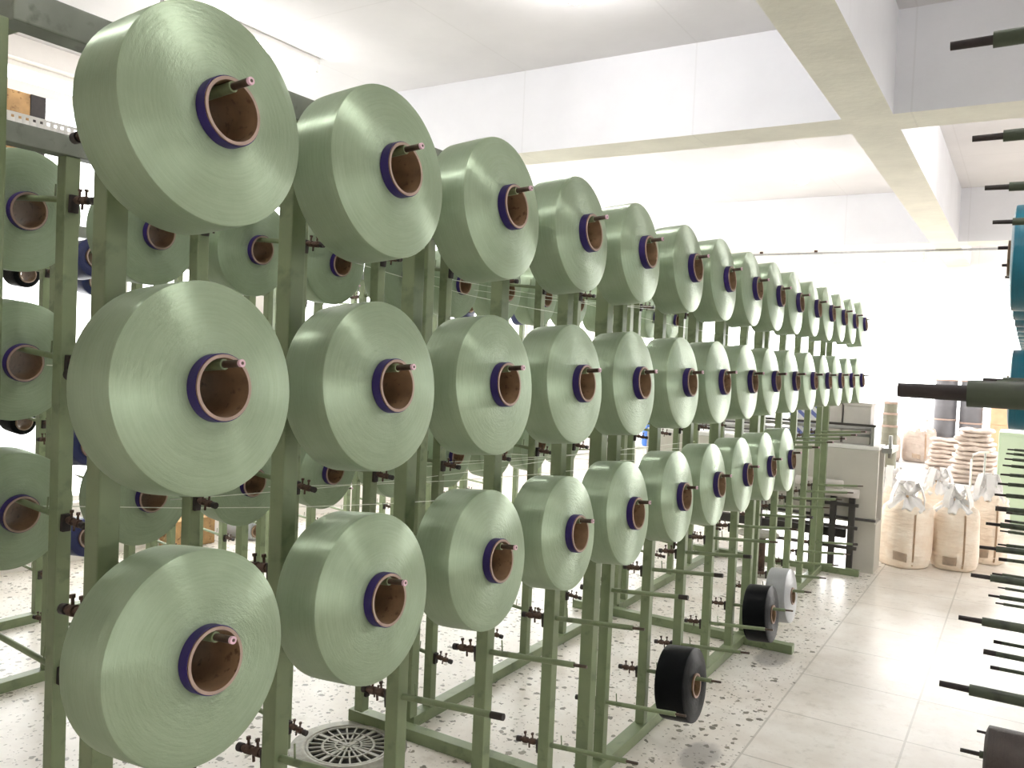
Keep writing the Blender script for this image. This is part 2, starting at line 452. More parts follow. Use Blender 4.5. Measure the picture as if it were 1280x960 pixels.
tube_light((-4.25, 3.0, CZ - .07), (-4.25, 4.2, CZ - .07), 'slim white tube light on the ceiling above the window side')
tube_light((-2.17, 10.52, H + 1.305), (-1.06, 10.52, H + 1.305), 'long glowing tube light hung under the far conduit rail')
r = tag(empty('conduit_rail', (-1.3, 10.52, H + 1.40)), 'thin dark conduit rail hung across the room beyond the second beam', 'conduit rail')
MB().box(-2.6, 2.9, -.02, .02, -.024, .0).build('rail', M['steel'], r)
for x in (-1.6, -.95, .35, 1.6): MB().box(x - .018, x + .018, -.012, .012, -.02, CZ - H - 1.40).build('hanger', M['rust'], r)

# ------------------------------------------------------------------ creel frames
# spindle along +x from the post; tilted up a little
RISE = .03 / .34
sp_me = sharp(MB().tube((-.03, 0, 0), (.30, 0, 0), .0085, 14).tube((.062, 0, .007), (.062, 0, .04), .0022, 8).mesh('spindle', M['green']))
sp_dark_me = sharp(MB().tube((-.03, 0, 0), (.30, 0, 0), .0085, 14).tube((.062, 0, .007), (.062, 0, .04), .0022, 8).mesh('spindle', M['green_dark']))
tip_me = sharp(MB().tube((.29, 0, 0), (.335, 0, 0), .0058, 12).tube((.335, 0, 0), (.34, 0, 0), .006, 12, 1).tube((.3385, 0, 0), (.3405, 0, 0), .0026, 8, 0).mesh('spindle_tip', [M['tip'], M['tip_end']]))
tip_plain_me = sharp(MB().tube((.29, 0, 0), (.34, 0, 0), .0052, 12, 0, .0046).mesh('spindle_tip', M['tip']))
tip_dark_me = sharp(MB().tube((.29, 0, 0), (.34, 0, 0), .0052, 12, 0, .0046).mesh('spindle_tip', M['black']))
cap_me = sharp(MB().tube((.29, 0, 0), (.325, 0, 0), .0087, 14).mesh('spindle_tip', M['black']))
cl = MB().tube((-.16, 0, 0), (-.02, 0, 0), .0085, 10)
cl.box(-.052, -.03, -.014, .014, -.042, .016, 1, .003)
for x in (-.078, -.122):
    cl.tube((x - .013, 0, 0), (x + .013, 0, 0), .0135, 10)
    cl.tube((x, 0, .01), (x, 0, .034), .0042, 8); cl.tube((x, 0, .028), (x, 0, .036), .0075, 6)
cl.tube((-.1, 0, -.03), (-.1, 0, -.006), .0045, 8)
cl.tube((-.172, 0, 0), (-.15, 0, 0), .0125, 12, 1)
bmesh.ops.scale(cl.bm, vec=(.66, .8, .8), verts=cl.bm.verts[:])
clamp_me = sharp(cl.mesh('clamp', [M['rust'], M['black']]))

ROW_TIP = [H + .39, H - .027, H - .447, H - .855, H - 1.293]
PITCH = .412
ROW_R = [H + .357, H - .011, H - .47, H - .885, H - 1.30]
def post_me(name, h, w, m):
    return MB().box(-w / 2, w / 2, -w / 2, w / 2, .05, h, 0, .003).mesh(name, m)
TOPZ = H + .47
post_g = post_me('post', TOPZ, .04, M['green']); post_w = post_me('post', TOPZ, .05, M['green'])
post_floor = MB().box(-.02, .02, -.02, .02, .18, TOPZ, 0, .003).mesh('post', M['green'])
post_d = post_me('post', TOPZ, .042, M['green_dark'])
rail_len = 2.095
base_me = MB().box(-.028, .028, 0, rail_len - .02, 0, .05, 0, .003).mesh('base_rail', M['green'])
top_me = MB().box(-.026, .026, 0, rail_len - .004, TOPZ, TOPZ + .052, 0, .003).mesh('top_rail', M['green_grey'])
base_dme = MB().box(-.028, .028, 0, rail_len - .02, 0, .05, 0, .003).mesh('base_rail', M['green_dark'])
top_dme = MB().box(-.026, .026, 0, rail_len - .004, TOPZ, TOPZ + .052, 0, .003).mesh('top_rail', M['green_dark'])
BACK = .83
cross_me = MB().box(-BACK - .25, .30, -.028, .028, .0, .05, 0, .003).mesh('cross_base', M['green'])
ctop_me = MB().box(-BACK + .026, -.026, -.02, .02, TOPZ + .006, TOPZ + .046, 0, .003).mesh('cross_rail', M['green'])
rod_tilt = -math.atan(RISE)

def spindle(parent, side, y, z, kind, jitter=0.):
    """side +1 points to +x from the front posts, -1 to -x from the back posts"""
    base, tip = kind
    o = inst('spindle', base, parent, (0 if side > 0 else -BACK, y, z), (0, rod_tilt + random.uniform(-1, 1) * jitter, 0 if side > 0 else PI))
    inst('clamp', clamp_me, o)
    if tip: inst('spindle_tip', tip, o)
    return o

def creel_section(x, y0, label, group, first=False, last=False, dark=False, back=True, flip=False, kinds=None):
    """x: front post plane; columns at y0 + .16 + PITCH * i"""
    e = tag(empty('creel_frame', (x, y0, 0), (0, 0, 0)), label, 'creel frame', group)
    if flip: e.scale = (1, 1, 1)
    s = -1 if flip else 1
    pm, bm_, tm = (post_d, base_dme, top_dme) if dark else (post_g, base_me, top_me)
    planes = [0] + ([-BACK * s] if back else [])
    for px in planes:
        hung = first and px != 0 and x == XP      # the nearest back posts hang from the top rail, clear of the drain
        if not hung: inst('base_rail', bm_, e, (px, .02, 0))
        inst('top_rail', tm, e, (px, -.02, 0))
        inst('post', pm if dark else post_w, e, (px, -.05 if first else .02, 0))
        if last: inst('post', pm if dark else post_w, e, (px, rail_len - .06, 0))
        for i in range(5): inst('post', post_floor if hung else pm, e, (px, .16 + PITCH * i, 0))
    if not flip:
        inst('cross_base', cross_me, e, (0, -.055, 0))
        inst('cross_rail', ctop_me, e, (0, .005, 0))
        if last: inst('cross_base', cross_me, e, (0, rail_len - .001, 0))
    for i in range(5):
        for r in range(5):
            z = ROW_TIP[r] - RISE * .34
            y = .16 + PITCH * i
            kd = kinds(i, r) if kinds else (sp_me, tip_me)
            if flip:
                o = inst('spindle', kd[0], e, ((.018 if r == 1 and i == 0 and y0 < 1 else 0), y, ROW_R[r]), (0, random.uniform(-.012, .016), PI))
                inst('clamp', clamp_me, o)
                if kd[1]: inst('spindle_tip', kd[1] if kd[1] is not tip_plain_me else tip_dark_me, o)
            else:
                spindle(e, 1, y, z, kd, .006)
                if back: spindle(e, -1, y, z, (sp_me, tip_plain_me), .006)
    return e

XP = -1.34
SEC = [.70, .70 + 2.095, .70 + 4.19]
def kinds_near(i, r):
    if r < 3: return (sp_me, tip_me)
    return (sp_me, random.choice([tip_plain_me, tip_plain_me, cap_me]))
creel_section(XP, SEC[0], 'green steel creel frame nearest the camera, its front spindles holding large pale packages', 'frames of the near creel', first=True, kinds=kinds_near)
creel_section(XP, SEC[1], 'green steel creel frame in the middle, with a black package low on it', 'frames of the near creel', kinds=kinds_near)
creel_section(XP, SEC[2], 'green steel creel frame at the far end, its lower spindles empty', 'frames of the near creel', last=True, kinds=kinds_near)
XP2 = XP - 2.5
SEC2 = [1.22, 1.22 + 2.095, 1.22 + 4.19]
for s_, w_ in zip(SEC2, ('nearest', 'middle', 'farthest')):
    creel_section(XP2, s_, 'pale green creel frame behind the near creel, %s of the row by the windows' % w_, 'frames of the window-side creel', first=w_ == 'nearest', last=w_ == 'farthest')

# right-hand creel, only its spindles reach into the picture
XR = .25
SECR = [.44, .44 + 2.075, .44 + 4.15]
def kinds_right(i, r):
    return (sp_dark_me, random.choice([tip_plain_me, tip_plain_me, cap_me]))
PITCH_KEEP = PITCH
for s_, w_ in zip(SECR, ('nearest', 'middle', 'farthest')):
    PITCH = .415
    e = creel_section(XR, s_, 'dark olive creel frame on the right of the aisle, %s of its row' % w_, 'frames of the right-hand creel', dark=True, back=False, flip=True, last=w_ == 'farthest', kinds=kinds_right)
PITCH = PITCH_KEEP

# ------------------------------------------------------------------ yarn packages
def package_meshes(name, R, half, core_half, tube_half, r_in, r_out, mat, band=True):
    b = .003
    prof = [(core_half, r_out)]
    nst = 7
    for q in range(1, nst):
        t = q / nst
        prof.append((core_half + (half - core_half) * t + .004 * math.sin(PI * t), r_out + (R - b - r_out) * t))
    prof += [(half, R - b), (half - .0012, R - .0008), (half - .003, R)]
    side = [(half * .5, R + .0005), (-half * .5, R + .0005)]
    prof = prof + side + [(-a, r) for a, r in reversed(prof)]
    w = sharp(MB().lathe(prof, 'x', 72, closed=True).mesh(name + '_winding', mat), 28)
    tb = MB().lathe([(tube_half, r_in + .001), (tube_half, r_out - .0006), (-tube_half, r_out - .0006), (-tube_half, r_in + .001), (-tube_half + .003, r_in), (tube_half - .003, r_in)], 'x', 48, closed=True)
    tube = tb.mesh(name + '_core', [M['card'], M['card_rim']]); sharp(tube, 30)
    for p in tube.polygons:
        if abs(p.normal.x) > .8 : p.material_index = 1
    bd = None
    if band:
        bd = MB().lathe([(tube_half - .0025, r_out - .0003), (tube_half - .0025, r_out + .0012), (core_half + .001, r_out + .0012), (core_half + .001, r_out - .0003)], 'x', 48, closed=True).mesh(name + '_band', M['purple'])
        sharp(bd, 30)
    return w, tube, bd

def package(me, loc, tilt, label, group, parts=True):
    e = tag(empty('yarn_package', loc, (random.uniform(0, 6.28), 0, 0)), label, 'yarn package', group)
    # spin about its own axis, then lie along the tilted spindle
    m = Matrix.Translation(loc) @ Matrix.Rotation(tilt, 4, 'Y') @ Matrix.Rotation(random.uniform(0, 6.28), 4, 'X')
    e.rotation_euler = m.to_euler()
    inst('winding', me[0], e); inst('core_tube', me[1], e)
    if me[2]: inst('rim_band', me[2], e)
    return e

GREEN = package_meshes('green', .1665, .052, .066, .088, .0448, .0515, M['yarn_green'])
GREEN_BIG = package_meshes('green_full', .168, .053, .067, .088, .0448, .0515, M['yarn_green'])
GREEN_SMALL = package_meshes('green_part', .159, .052, .065, .088, .0448, .0515, M['yarn_green'])
BLACK = package_meshes('black', .150, .060, .064, .070, .040, .050, M['yarn_black'], False)
GREY = package_meshes('grey', .156, .055, .064, .070, .040, .050, M['yarn_grey'], False)
BLUE = package_meshes('blue', .086, .062, .066, .075, .040, .048, M['yarn_blue'], False)
NAVY = package_meshes('navy', .075, .062, .066, .075, .040, .048, M['yarn_black'], False)
TEAL = package_meshes('teal', .143, .066, .070, .080, .040, .050, M['yarn_teal'], False)
BROWN = package_meshes('brown', .086, .070, .074, .076, .030, .038, M['yarn_brown'], False)

def on_rod(xp, side, d, zrow, r_in, rod=.0085):
    """centre of a package resting on a spindle, d out from the post"""
    z = zrow - RISE * .34 + RISE * d
    return (xp + side * d, z - (r_in - rod) + .0003)
COLS = [SEC[j] + .16 + PITCH * i for j in range(3) for i in range(5)]
ROWN = ['top', 'middle', 'third']
VAR = [GREEN, GREEN, GREEN_BIG, GREEN, GREEN_SMALL]
for r, cnt in ((0, 15), (1, 15), (2, 10)):
    for c in range(cnt):
        x, z = on_rod(XP, 1, .214, ROW_TIP[r], .0448)
        me = GREEN_BIG if (c == 0 and r == 0) else GREEN if c < 3 else random.choice(VAR)
        package(me, (x, COLS[c], z), rod_tilt,
                'pale green yarn package, %s from the camera in the %s row facing the aisle' % (ORD[c], ROWN[r]),
                'pale green packages facing the aisle')
for r in range(3):
    for c in range(0, 15):
        x, z = on_rod(XP - BACK, -1, .27, ROW_TIP[r], .0448)
        me = random.choice(VAR)
        if r == 2 and c > 9: continue
        package(me, (x, COLS[c], z), -rod_tilt,
                'pale green yarn package, %s from the camera in the %s row behind the near creel' % (ORD[c], ROWN[r]),
                'pale green packages on the back of the near creel')
def odd(me, xp, side, d, y, r, r_in, label, group=None):
    x, z = on_rod(xp, side, d, ROW_TIP[r], r_in)
    return package(me, (x, y, z), rod_tilt * side, label, group)
odd(BLACK, XP, 1, .17, COLS[6], 4, .040, 'black yarn package alone on the lowest spindle row, nearer the camera', 'black packages on the lowest row')
odd(BLACK, XP, 1, .17, COLS[9], 4, .040, 'black yarn package on the lowest row in front of the grey package', 'black packages on the lowest row')
odd(GREY, XP, 1, .17, COLS[10], 4, .040, 'grey yarn package on the lowest spindle row, just beyond the black one')
# small navy packages on the creel by the windows
C2 = [SEC2[j] + .16 + PITCH * i for j in range(3) for i in range(5)]
for c, r in ((2, 0), (2, 2), (2, 3), (0, 0), (5, 0), (7, 0), (9, 0), (11, 0)):
    odd(BLUE, XP2, 1, .24, C2[c], r, .040, 'small navy yarn package, %s along the %s row of the window-side creel' % (ORD[c], ['top', 'second', 'third', 'fourth'][r]), 'navy packages by the windows')
for c, r in ((4, 0), (3, 0), (4, 2), (3, 2), (6, 0), (8, 0)):
    odd(BLUE if c == 4 else NAVY, XP2 - BACK, -1, .24, C2[c], r, .040, 'small dark yarn package, %s along the %s row nearest the windows' % (ORD[c], ['top', 'second', 'third'][r]), 'dark packages nearest the windows')
# teal packages on the right
CR = [SECR[j] + .16 + .415 * i for j in range(3) for i in range(5)]
def odd_r(me, d, y, r, r_in, label, group=None):
    z = ROW_R[r] - (r_in - .0085)
    return package(me, (XR - d, y, z), 0, label, group)
for i, c in enumerate(range(5, 15)):
    odd_r(TEAL, .235, CR[c], 0, .040, 'teal yarn package at the right edge, %s from the camera in the top row' % ORD[i], 'teal packages at the right edge')
for i, c in enumerate(range(7, 9)):
    odd_r(TEAL, .235, CR[c], 1, .040, 'teal yarn package at the right edge in the middle row, %s from the camera' % ORD[i], 'teal packages at the right edge')
odd_r(BROWN, .215, CR[4], 3, .030, 'fuzzy dark brown yarn package in the bottom right corner')

# loose threads leading off the back packages
def thread(pts):
    o = MB().path(pts, .0014, 5).build('yarn_thread', M['thread'])
    return tag(o, 'thin pale yarn thread strung between the green packages and the guides', 'yarn thread', 'yarn threads inside the creel')
for c in range(0, 9):
    for r in range(3):
        if random.random() < .25: continue
        y = COLS[c]; z = ROW_TIP[r] - .06
        x = XP - BACK - .17
        p0 = (x, y + .05, z + random.uniform(-.02, .03))
        L = random.uniform(1.1, 2.4)
        p2 = (XP - BACK + random.uniform(.12, .5), y + L, z + random.uniform(-.12, .04))
        q = [tuple(a + (b - a) * t for a, b in zip(p0, p2)) for t in (0, .25, .5, .75, 1)]
        q = [(a, b, cz - .02 * math.sin(PI * t)) for (a, b, cz), t in zip(q, (0, .25, .5, .75, 1))]
        thread(q)

# perforated tray lying on the back top rail
t = tag(empty('cable_tray', (XP - BACK - .05, .8, TOPZ + .052)), 'white perforated cable tray lying along the back top rail', 'cable tray')
tr = MB().box(-.03, .03, 0, 6, 0, .004).box(-.03, -.027, 0, 6, .004, .035)
for i in range(330):
    tr.box(.027, .03, .018 * i, .018 * i + .009, .004, .028)
tr.box(.027, .03, 0, 6, .028, .035)
tr.build('tray', M['white'], t)

# ------------------------------------------------------------------ drain cover
d = tag(empty('drain_cover', (-2.25, 2.53, 0)), 'round cast iron drain cover in the terrazzo floor under the creel', 'drain cover')
MB().lathe([(.0005, .235), (.004, .232), (.005, .19), (.010, .186), (.010, .172), (.0005, .172)], 'z', 64, closed=True).build('ring_frame', M['iron'], d)
MB().lathe([(.0004, .001), (.0004, .171), (.0008, .171), (.0008, .001)], 'z', 48).build('pit_shade', M['pit_shade'], d)  # flat dark disc, shade under the grate put into its colour
g = MB()
for r0, r1 in ((.0, .018), (.048, .056), (.098, .108), (.158, .171)):
    g.lathe([(.001, max(r0, .001)), (.009, max(r0, .001)), (.009, r1), (.001, r1)], 'z', 48, closed=True)
for i in range(24):
    a = 2 * PI * i / 24
    rr0 = .05 if i % 2 else .015
    Mx = Matrix.Rotation(a, 4, 'Z')
    g.box(rr0, .165, -.0035 if i % 6 else -.008, .0035 if i % 6 else .008, .001, .0085, M=Mx)
g.build('grate', M['iron'], d)

# ------------------------------------------------------------------ machine at the end of the creel
mc = tag(empty('winding_machine', (-1.7, 7.6, 0)), 'grey panelled winding machine at the far end of the near creel', 'machine')
def at(mb, name, m): return mb.build(name, m, mc, (1.7, -7.6, 0))
zt = H - .62
at(MB().box(-2.9, -.96, 7.10, 7.14, H - 1.20, zt, 0, .004), 'front_panel', M['panel'])
at(MB().box(-1.17, -.96, 7.145, 7.45, 0, H - 1.205, 0, .004), 'leg_panel', M['panel'])
at(MB().box(-2.9, -2.7, 7.145, 7.45, 0, H - 1.205, 0, .004), 'leg_panel', M['panel'])
at(MB().box(-2.9, -.96, 7.41, 7.45, H - 1.2, zt, 0, .004), 'rear_panel', M['panel'])
at(MB().box(-2.9, -.96, 7.10, 7.45, zt + .002, zt + .03, 0, .004), 'top_plate', M['white'])
at(MB().box(-2.68, -1.18, 7.12, 7.18, H - 1.22 - .12, H - 1.22 - .05), 'cross_bar', M['panel_dark'])
at(MB().box(-2.68, -1.18, 7.12, 7.18, H - .88, H - .81), 'shelf_bar', M['panel_dark']) if False else None
for z, r_ in ((zt + .16, .016), (zt + .105, .02), (zt + .055, .014)):
    at(MB().tube((-2.8, 7.16 + (zt + .2 - z), z), (-1.02, 7.16 + (zt + .2 - z), z), r_, 12), 'roller', M['steel'])
for x in (-2.8, -1.9, -1.02):
    at(MB().box(x - .012, x + .012, 7.14, 7.40, zt + .03, zt + .20), 'roller_bracket', M['steel'])
at(MB().box(-2.6, -1.0, 7.13, 7.17, zt + .182, zt + .20), 'guide_bar', M['panel_dark'])
at(MB().tube((-2.7, 7.085, H - 1.17), (-.955, 7.085, H - 1.17), .011, 12), 'front_bar', M['panel_dark'])
at(MB().box(-.955, -.88, 7.2, 7.6, zt - .02, zt + .02).tube((-.9, 7.25, zt - .06), (-.9, 7.25, zt + .12), .014), 'side_bracket', M['steel'])
# pale rollers on a rack in front of the panel
rk = tag(empty('roller_rack', (-1.5, 7.065, 0)), 'low dark rack holding pale grey rollers in front of the machine panel', 'rack')
for x in (-1.42, -1.27, -1.13):
    MB().box(x - .022 + 1.5, x + .022 + 1.5, -.022, .022, 0, H - .95).build('leg', M['panel_dark'], rk)
for z in (H - 1.06, H - 1.24, H - 1.40):
    MB().box(-.3, .42, -.03, .0, z - .012, z + .012).build('bar', M['panel_dark'], rk)
for x0, x1, z in ((-.06, .13, H - .90), (.14, .30, H - .905), (.17, .42, H - .965)):
    MB().tube((x0, -.035, z), (x1, -.035, z), .035, 20).build('roller', M['carton'], rk)
# boxes lying on the machine
def carton(name, x0, x1, y0, y1, z0, h, m, label, cat='box', tape=True):
    e = tag(empty(name, ((x0 + x1) / 2, (y0 + y1) / 2, z0)), label, cat)
    w, dd = (x1 - x0) / 2, (y1 - y0) / 2
    MB().box(-w, w, -dd, dd, 0, h * .93, 0, .006).build('body', m, e)
    MB().box(-w - .006, w + .006, -dd - .006, dd + .006, h * .93, h, 0, .004).build('lid', m, e)
    if tape: MB().box(-.03, .03, -dd - .008, dd + .008, h + .0002, h + .0015).build('tape', M['card_rim'], e)
    return e
zb = zt + .031
ZTOP = H - .41
carton('carton', -1.262, -1.055, 7.24, 7.44, zb, .33, M['carton'], 'wide grey carton on top of the machine, at its right end')
carton('carton', -1.40, -1.277, 7.24, 7.44, zb, .345, M['carton'], 'narrow grey carton on the machine under the blue crate')
carton('crate', -1.39, -1.268, 7.26, 7.42, zb + .3485, .075, M['bluebox'], 'blue plastic crate stacked on the narrow grey carton', 'crate', False)
def stripes():
    t = NT('blue striped film'); tc = t.node('ShaderNodeTexCoord')
    mp = t.node('ShaderNodeMapping', i_Vector=tc.outputs['Object'], i_Rotation=(0, .9, 0))
    w = t.node('ShaderNodeTexWave', i_Vector=mp.outputs[0], i_Scale=5., i_Distortion=1.5)
    t.set(Base_Color=t.ramp(w.outputs[0], [(.45, srgb(240, 240, 246)), (.6, srgb(120, 130, 200))]), Roughness=.4)
    return t.m
e = tag(empty('wrapped_bale', (-1.56, 7.32, zb)), 'bale wrapped in blue striped white film on the machine behind the posts', 'bale')
MB().box(-.13, .13, -.1, .1, 0, .36, 0, .02).build('film', stripes(), e)
MB().box(-.134, .134, -.104, .104, .16, .18).build('strap', M['white'], e)

# flanged reel standing inside the creel
e = tag(empty('flanged_reel', (-1.72, 6.55, 0)), 'flanged metal reel with brown core standing on the floor inside the creel', 'reel')
MB().lathe([(0, .001), (0, .155), (.004, .16), (.012, .16), (.016, .155), (.016, .001)], 'z', 40).build('flange', M['iron'], e)
MB().lathe([(.30, .001), (.30, .155), (.304, .16), (.312, .16), (.316, .155), (.316, .001)], 'z', 40).build('flange', M['iron'], e)
MB().lathe([(.016, .001), (.016, .062), (.30, .062), (.30, .001)], 'z', 32).build('core', M['rust'], e)
# blue and white cone on the machine side
e = tag(empty('thread_cone', (-1.84, 7.05, H - .905)), 'small blue and white thread cone in front of the machine', 'thread cone')
MB().lathe([(0, .001), (0, .07), (.01, .075), (.13, .06), (.14, .05), (.14, .001)], 'z', 24).build('winding', paint('violet blue thread', srgb(70, 75, 185), .6, .3, 40, dirt=srgb(220, 220, 240)), e)
MB().lathe([(.14, .001), (.14, .025), (.17, .02), (.17, .001)], 'z', 16).build('cone_top', M['white'], e)
MB().box(-.12, .12, -.06, .05, -.03, 0).build('bracket_shelf', M['panel_dark'], e)
MB().box(-.012, .012, -.02, .02, -(H - .905), -.03).build('stand', M['panel_dark'], e)

# ------------------------------------------------------------------ filled bags in the aisle
def bulk_bag(x, y, r, h, rot, label, seed, mat='sack'):
    rnd = random.Random(seed)
    e = tag(empty('bulk_bag', (x, y, 0), (0, 0, rot)), label, 'bulk bag', 'filled bulk bags on the floor')
    ph = [rnd.uniform(0, 6.28) for _ in range(6)]
    def fn(a, rr, t):
        k = rr / r
        w = 1 + .035 * math.sin(2 * t + ph[0]) + .02 * math.sin(5 * t + ph[1] + a * 4) + .014 * math.sin(9 * t + ph[2] - a * 9)
        sq = 1 + .05 * math.cos(4 * t)
        return a + .012 * math.sin(3 * t + ph[3]) * (1 if a > .05 else 0) + (.02 * math.sin(7 * t + ph[4]) if a > h * .9 else 0), rr * w * (sq if k > .6 else 1)
    prof = [(0, .001), (0, r * .8), (.015, r * .93), (.06, r), (h * .25, r * 1.03), (h * .5, r * 1.02), (h * .75, r * 1.0), (h * .90, r * .98),
            (h * .965, r * .91), (h * 1.0, r * .74), (h * 1.025, r * .48), (h * 1.05, r * .28), (h * 1.07, r * .16), (h * 1.07, .001)]
    MB().lathe(prof, 'z', 72, fn=fn).build('body', M[mat], e)
    # tied neck of lining that fans out
    def fn2(a, rr, t): return a + .025 * math.sin(3 * t + ph[5]) * (rr / (r * .3)), rr * (1 + .3 * math.sin(5 * t + ph[0]) + .15 * math.sin(9 * t))
    MB().lathe([(h + .03, .001), (h + .03, r * .17), (h + .07, r * .13), (h + .115, r * .3), (h + .15, r * .45), (h + .13, r * .2), (h + .10, .001)], 'z', 48, fn=fn2).build('neck', M['sack_neck'], e)
    MB().lathe([(h + .06, r * .17), (h + .07, r * .2), (h + .08, r * .17)], 'z', 20).build('tie', M['sack_seam'], e)
    def fn3(a, rr, t):
        k = 1 - rr / r
        return a + .022 * math.sin(6 * t + ph[2] + 5 * k) * (.25 + k) + .012 * math.sin(13 * t + ph[1]), rr * (1 + .07 * math.sin(8 * t + ph[4]) + .04 * math.sin(17 * t + ph[3]))
    MB().lathe([(h * .955, r * .90), (h * .985, r * .84), (h + .025, r * .62), (h + .055, r * .36), (h + .075, r * .2), (h + .06, r * .16), (h + .03, r * .3), (h - .01, r * .6), (h * .93, r * .84)], 'z', 64, closed=True, fn=fn3).build('lining', M['sack_neck'], e)
    for s in range(4):
        a = ph[0] + s * 1.57 + .5 * math.sin(ph[s]); c, s_ = math.cos(a), math.sin(a)
        p = [(c * r * .72, s_ * r * .72, h * .93), (c * r * .68, s_ * r * .68, h + .07), (c * r * .55, s_ * r * .55, h + .14), (c * r * .42, s_ * r * .42, h + .19)]
        m = MB()
        prev = None
        for q in p:
            tv = Vector((-s_, c, 0)) * .03
            nv = Vector((c, s_, .2)) * .004
            Q = Vector(q)
            cur = [m.bm.verts.new(Q + tv + nv), m.bm.verts.new(Q - tv + nv), m.bm.verts.new(Q - tv - nv), m.bm.verts.new(Q + tv - nv)]
            if prev:
                for i in range(4): m.bm.faces.new((prev[i], prev[(i + 1) % 4], cur[(i + 1) % 4], cur[i]))
            else: m.bm.faces.new(cur)
            prev = cur
        m.bm.faces.new(prev)
        m.build('lifting_strap', M['sack_neck'], e)
    # seam down the side and a faint printed block
    def patch(a0, a1, z0, z1, off, name, mt):
        m = MB(); n = 6; ringv = []
        for lvl in range(7):
            z = z0 + (z1 - z0) * lvl / 6
            row = []
            # radius from the profile
            rr = r
            for (pa, pr), (qa, qr) in zip(prof[1:], prof[2:]):
                if pa <= z <= qa and qa > pa: rr = pr + (qr - pr) * (z - pa) / (qa - pa); break
            for i in range(n + 1):
                t = a0 + (a1 - a0) * i / n
                zz, r2 = fn(z, rr, t); r2 += off
                row.append(m.bm.verts.new((r2 * math.cos(t), r2 * math.sin(t), zz)))
            ringv.append(row)
        for A, B in zip(ringv, ringv[1:]):
            for i in range(n):
                m.bm.faces.new((A[i], A[i + 1], B[i + 1], B[i])).smooth = True
        bmesh.ops.solidify(m.bm, geom=m.bm.faces[:], thickness=.002)
        m.build(name, mt, e)
    f = -PI / 2 - rot + .0
    patch(f + .42, f + .50, .03, h * .9, .003, 'seam_tape', M['sack_seam'])
    patch(f - .35, f + .2, h * .12, h * .26, .003, 'printed_block', M['sack_print'])
    return e
bulk_bag(-.80, 7.68, .188, .51, .2, 'filled cream bulk bag with tied white neck, front left of the cluster', 1)
bulk_bag(-.45, 7.87, .182, .50, 1.1, 'filled cream bulk bag with a seam down its front, front middle of the cluster', 2)
bulk_bag(-.245, 8.34, .175, .57, 2.0, 'filled cream bulk bag at the rear right of the cluster', 3)
bulk_bag(-1.03, 8.28, .18, .56, 2.9, 'filled cream bulk bag half hidden beside the machine, rear left of cluster', 4)
bulk_bag(-.63, 8.36, .17, .58, 3.9, 'filled cream bulk bag at the back middle of the cluster', 5)

# stacks of folded sacks near the far windows
def sack_stack(x, y, w, dd, hs, name_):
    z = 0.
    for i, hh in enumerate(hs):
        rnd = random.Random(int(x * 100) + i * 7)
        m = MB(); N = 20; sx, sy = rnd.uniform(-.03, .03), rnd.uniform(-.03, .03)
        ww = w * (1 - .03 * i) * rnd.uniform(.86, 1.08) / 2; d2 = dd * rnd.uniform(.85, 1.05) / 2; p = [rnd.uniform(0, 6) for _ in range(4)]
        def fn(a, rr, t):
            k = (abs(math.cos(t)) ** 4 + abs(math.sin(t)) ** 4) ** -.25
            bulge = 1 + .07 * math.sin(3 * t + p[0]) + .04 * math.sin(9 * t + p[1] + 20 * a)
            return a + .12 * hh * math.sin(4 * t + p[2]) * (0 if a < .001 else 1), rr * k * bulge
        prof = [(0, .001), (0.0, .85), (hh * .2, .97), (hh * .5, 1.), (hh * .8, .96), (hh * .98, .82), (hh * .98, .001)]
        m.lathe(prof, 'z', 56, fn=fn)
        bmesh.ops.scale(m.bm, vec=(ww, d2, 1), verts=m.bm.verts[:])
        o = m.build('folded_sack', M['sack_far'], None, (x + sx, y + sy, z))
        o.rotation_euler.z = rnd.uniform(-.08, .08)
        pos = 'topmost' if i == len(hs) - 1 else 'lowest' if i == 0 else ORD[i] + ' from the bottom'
        tag(o, 'folded white sack, %s in the %s' % (pos, name_), 'sack', 'folded sacks in the ' + name_)
        z += hh
sack_stack(-.62, 14.3, .66, .6, [.075, .07, .08, .06, .065, .08, .06, .075, .065, .075, .06, .055], 'tall stack in the bright doorway')
sack_stack(-1.08, 15.9, .6, .6, [.08, .07, .06, .075, .065, .07, .06, .05], 'low stack left of the tall one')
bulk_bag(-1.62, 16.9, .27, .6, .5, 'plump white bag standing farthest left by the tall sack stack', 11, 'sack_far')
bulk_bag(-2.1, 16.6, .2, .45, 1.5, 'small white bag in the bright yard behind the plump one', 12, 'sack_far')

def drum(x, y, z, r, h, m, label, group=None, name='drum', cat='drum'):
    e = tag(empty(name, (x, y, z)), label, cat, group)
    sharp(MB().lathe([(0, .001), (0, r * .97), (.01, r), (h * .3, r), (h * .32, r * 1.02), (h * .34, r), (h * .64, r), (h * .66, r * 1.02), (h * .68, r), (h - .03, r), (h - .03, .001)], 'z', 32).build('body', m, e).data, 30)
    MB().lathe([(h - .03, .001), (h - .03, r * 1.04), (h, r * 1.04), (h, .001)], 'z', 32).build('lid', M['card_rim'], e)
    return e
drum(-1.26, 17.3, 0, .185, .80, M['drum'], 'grey drum on the floor under another, left of the pair behind the sacks', 'grey drums')
drum(-1.26, 17.3, .80, .185, .72, M['drum'], 'grey drum stacked on top of the left column behind the sacks', 'grey drums')
drum(-.84, 17.3, 0, .185, .76, M['drum'], 'grey drum on the floor under another, right of the pair behind the sacks', 'grey drums')
drum(-.84, 17.3, .76, .185, .76, M['drum'], 'grey drum stacked on top of the right column behind the sacks', 'grey drums')
